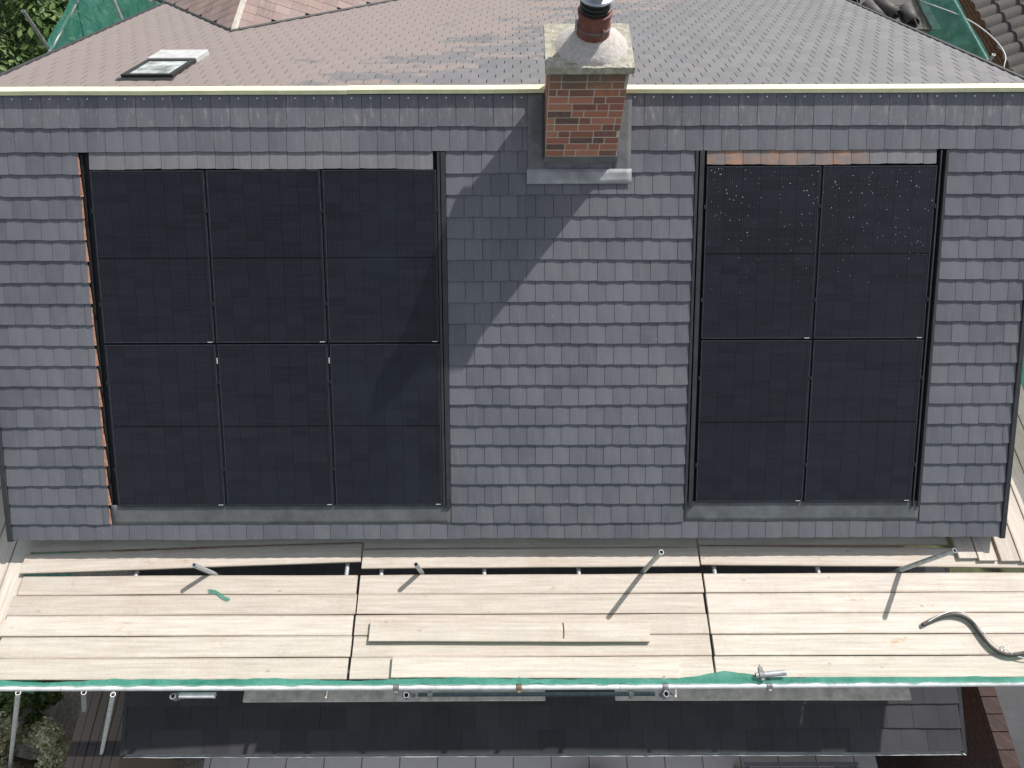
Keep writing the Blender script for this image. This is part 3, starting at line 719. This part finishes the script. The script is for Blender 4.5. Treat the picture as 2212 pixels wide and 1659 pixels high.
def shrub(name,c,rad,n,leafm,lab,cat,size=0.07):
    e=empty(name,(c[0],c[1],0)); tag(e,lab,cat)
    rx,ry,rz=rad; cz_=c[2]
    clumps=[]
    for i in range(26):
        a=R(0,6.28); h=R(-.8,1); rr=math.sqrt(max(0,1-h*h))*R(.5,1)
        clumps.append((rx*rr*math.cos(a),ry*rr*math.sin(a),cz_+rz*h*.85,R(.22,.42)*min(rx,ry)))
    mb=MB()
    for i in range(n):
        cl=random.choice(clumps); d=Vector((random.gauss(0,1),random.gauss(0,1),random.gauss(0,1))).normalized()*cl[3]*R(.55,1.1)
        p=Vector(cl[:3])+d
        if p.z<0.05: continue
        nn=(d.normalized()+Vector((R(-.7,.7),R(-.7,.7),R(-.3,.9)))).normalized()
        t=nn.orthogonal().normalized(); t=Matrix.Rotation(R(0,6.28),3,nn)@t; b2=nn.cross(t); s=size*R(.6,1.3)
        o=len(mb.v); mb.v+=[tuple(p-t*s),tuple(p+b2*s*.5+nn*s*.1),tuple(p+t*s),tuple(p-b2*s*.5+nn*s*.1)]
        mb.f.append((o,o+1,o+2,o+3)); mb.mi.append(0)
    mb.obj('crown',leafm,e,recalc=False)
    t=MB(); t.lathe((0,0,0),[(.09*rx,0),(.06*rx,cz_*.6),(.03*rx,cz_)],10)
    for i in range(6):
        cl=clumps[i]; w=.02*rx; p=Vector(cl[:3]); s=Vector((0,0,cz_*.4))
        t.hexa([s+Vector((-w,-w,0)),s+Vector((w,-w,0)),s+Vector((w,w,0)),s+Vector((-w,w,0)),p+Vector((-w,-w,0))*.4,p+Vector((w,-w,0))*.4,p+Vector((w,w,0))*.4,p+Vector((-w,w,0))*.4])
    t.obj('trunk',M_bark,e)
shrub('garden_tree',(-10.3,7.6,3.0),(2.0,2.4,1.9),12000,M_leaf,'leafy green garden tree behind the scaffold','tree',0.085)
shrub('garden_tree',(-12.6,10.5,3.0),(2.4,2.4,2.2),9000,M_leaf,'leafy green garden tree behind the scaffold','tree',0.1)
shrub('garden_tree',(-9.0,12.8,2.6),(2.0,2.0,1.9),6000,M_leaf,'leafy green garden tree behind the scaffold','tree',0.1)
shrub('garden_shrub',(-9.8,4.4,0.9),(1.4,1.4,0.9),5000,M_leaf,'low green shrub near a tan rock','shrub',0.06)
shrub('garden_shrub',(-7.3,-5.65,0.9),(.95,.6,.8),12000,M_leafp,'pale variegated shrub beside the gravel','shrub',0.035)
shrub('garden_shrub',(-8.1,-4.8,0.8),(.95,.6,.8),7000,M_leaf,'dark green shrub beside the gravel','shrub',0.045)
mb=MB(); mb.lathe((0,0,0),[(.5,0),(.6,.3),(.5,.6),(.25,.8)],10); mb.v=[(x*(1+.2*noise.noise(Vector((x,y,z)))),y,z) for x,y,z in mb.v]
o=mb.obj('garden_rock',M_stone,bev=.03); o.location=(-9.75,5.4,0); o.scale=(1,1,4.2); tag(o,'tall tan stone standing among shrubs','rock')
fe=empty('patio_table',(4.3,-6.15,0)); tag(fe,'grey slatted patio table on pale slabs','table')
mb=MB()
for i in range(14): mb.box(-.85,.85,-.45+.068*i,-.45+.068*i+.05,.70,.72)
mb.obj('table_top',M_grey,fe)
for a,b_ in ((-.8,-.4),(.8,-.4),(-.8,.4),(.8,.4)):
    mb=MB(); mb.box(a-.03,a+.03,b_-.03,b_+.03,.03,.70); mb.obj('leg',M_grey,fe)
fe=empty('patio_bench',(1.3,-6.1,0)); tag(fe,'small dark bench on pale slabs','bench')
mb=MB()
for i in range(6): mb.box(-.28,.28,-.4+.12*i,-.4+.12*i+.1,.42,.45)
mb.obj('seat',M_frame,fe)
for a in (-.24,.24):
    mb=MB(); mb.box(a-.03,a+.03,-.38,.28,.03,.42); mb.obj('leg',M_frame,fe)

# ---------------------------------------------------------------- light, world, camera
L=Vector((-.52,-.53,-.77)).normalized()
sl=bpy.data.lights.new('sun','SUN'); sl.energy=4.8; sl.angle=math.radians(.6); sl.color=(1,.965,.92)
so=bpy.data.objects.new('sun',sl); so.rotation_euler=L.to_track_quat('-Z','Y').to_euler(); so.location=(8,8,18); COL.objects.link(so)
w=bpy.data.worlds.new('World'); sc.world=w; w.use_nodes=True; nt=w.node_tree
st=nt.nodes.new('ShaderNodeTexSky'); st.sky_type='NISHITA'; st.sun_disc=False; st.sun_elevation=math.radians(46); st.sun_rotation=math.radians(44.5)
hs=nt.nodes.new('ShaderNodeHueSaturation'); hs.inputs['Saturation'].default_value=0.38
nt.links.new(st.outputs[0],hs.inputs['Color'])
bg=nt.nodes['Background']; nt.links.new(hs.outputs[0],bg.inputs[0]); bg.inputs[1].default_value=0.15
cam=bpy.data.cameras.new('camera'); cam.sensor_width=36; cam.lens=24; cam.clip_end=600; cam.clip_start=.05
co=bpy.data.objects.new('camera',cam); COL.objects.link(co); sc.camera=co
Rm=Matrix.Rotation(math.radians(30),4,'X')@Matrix.Rotation(math.radians(-0.2),4,'Z')
co.matrix_world=Matrix.Translation((0,-5.861,12.393))@Rm
sc.view_settings.view_transform='Standard'; sc.view_settings.look='None'; sc.view_settings.exposure=0
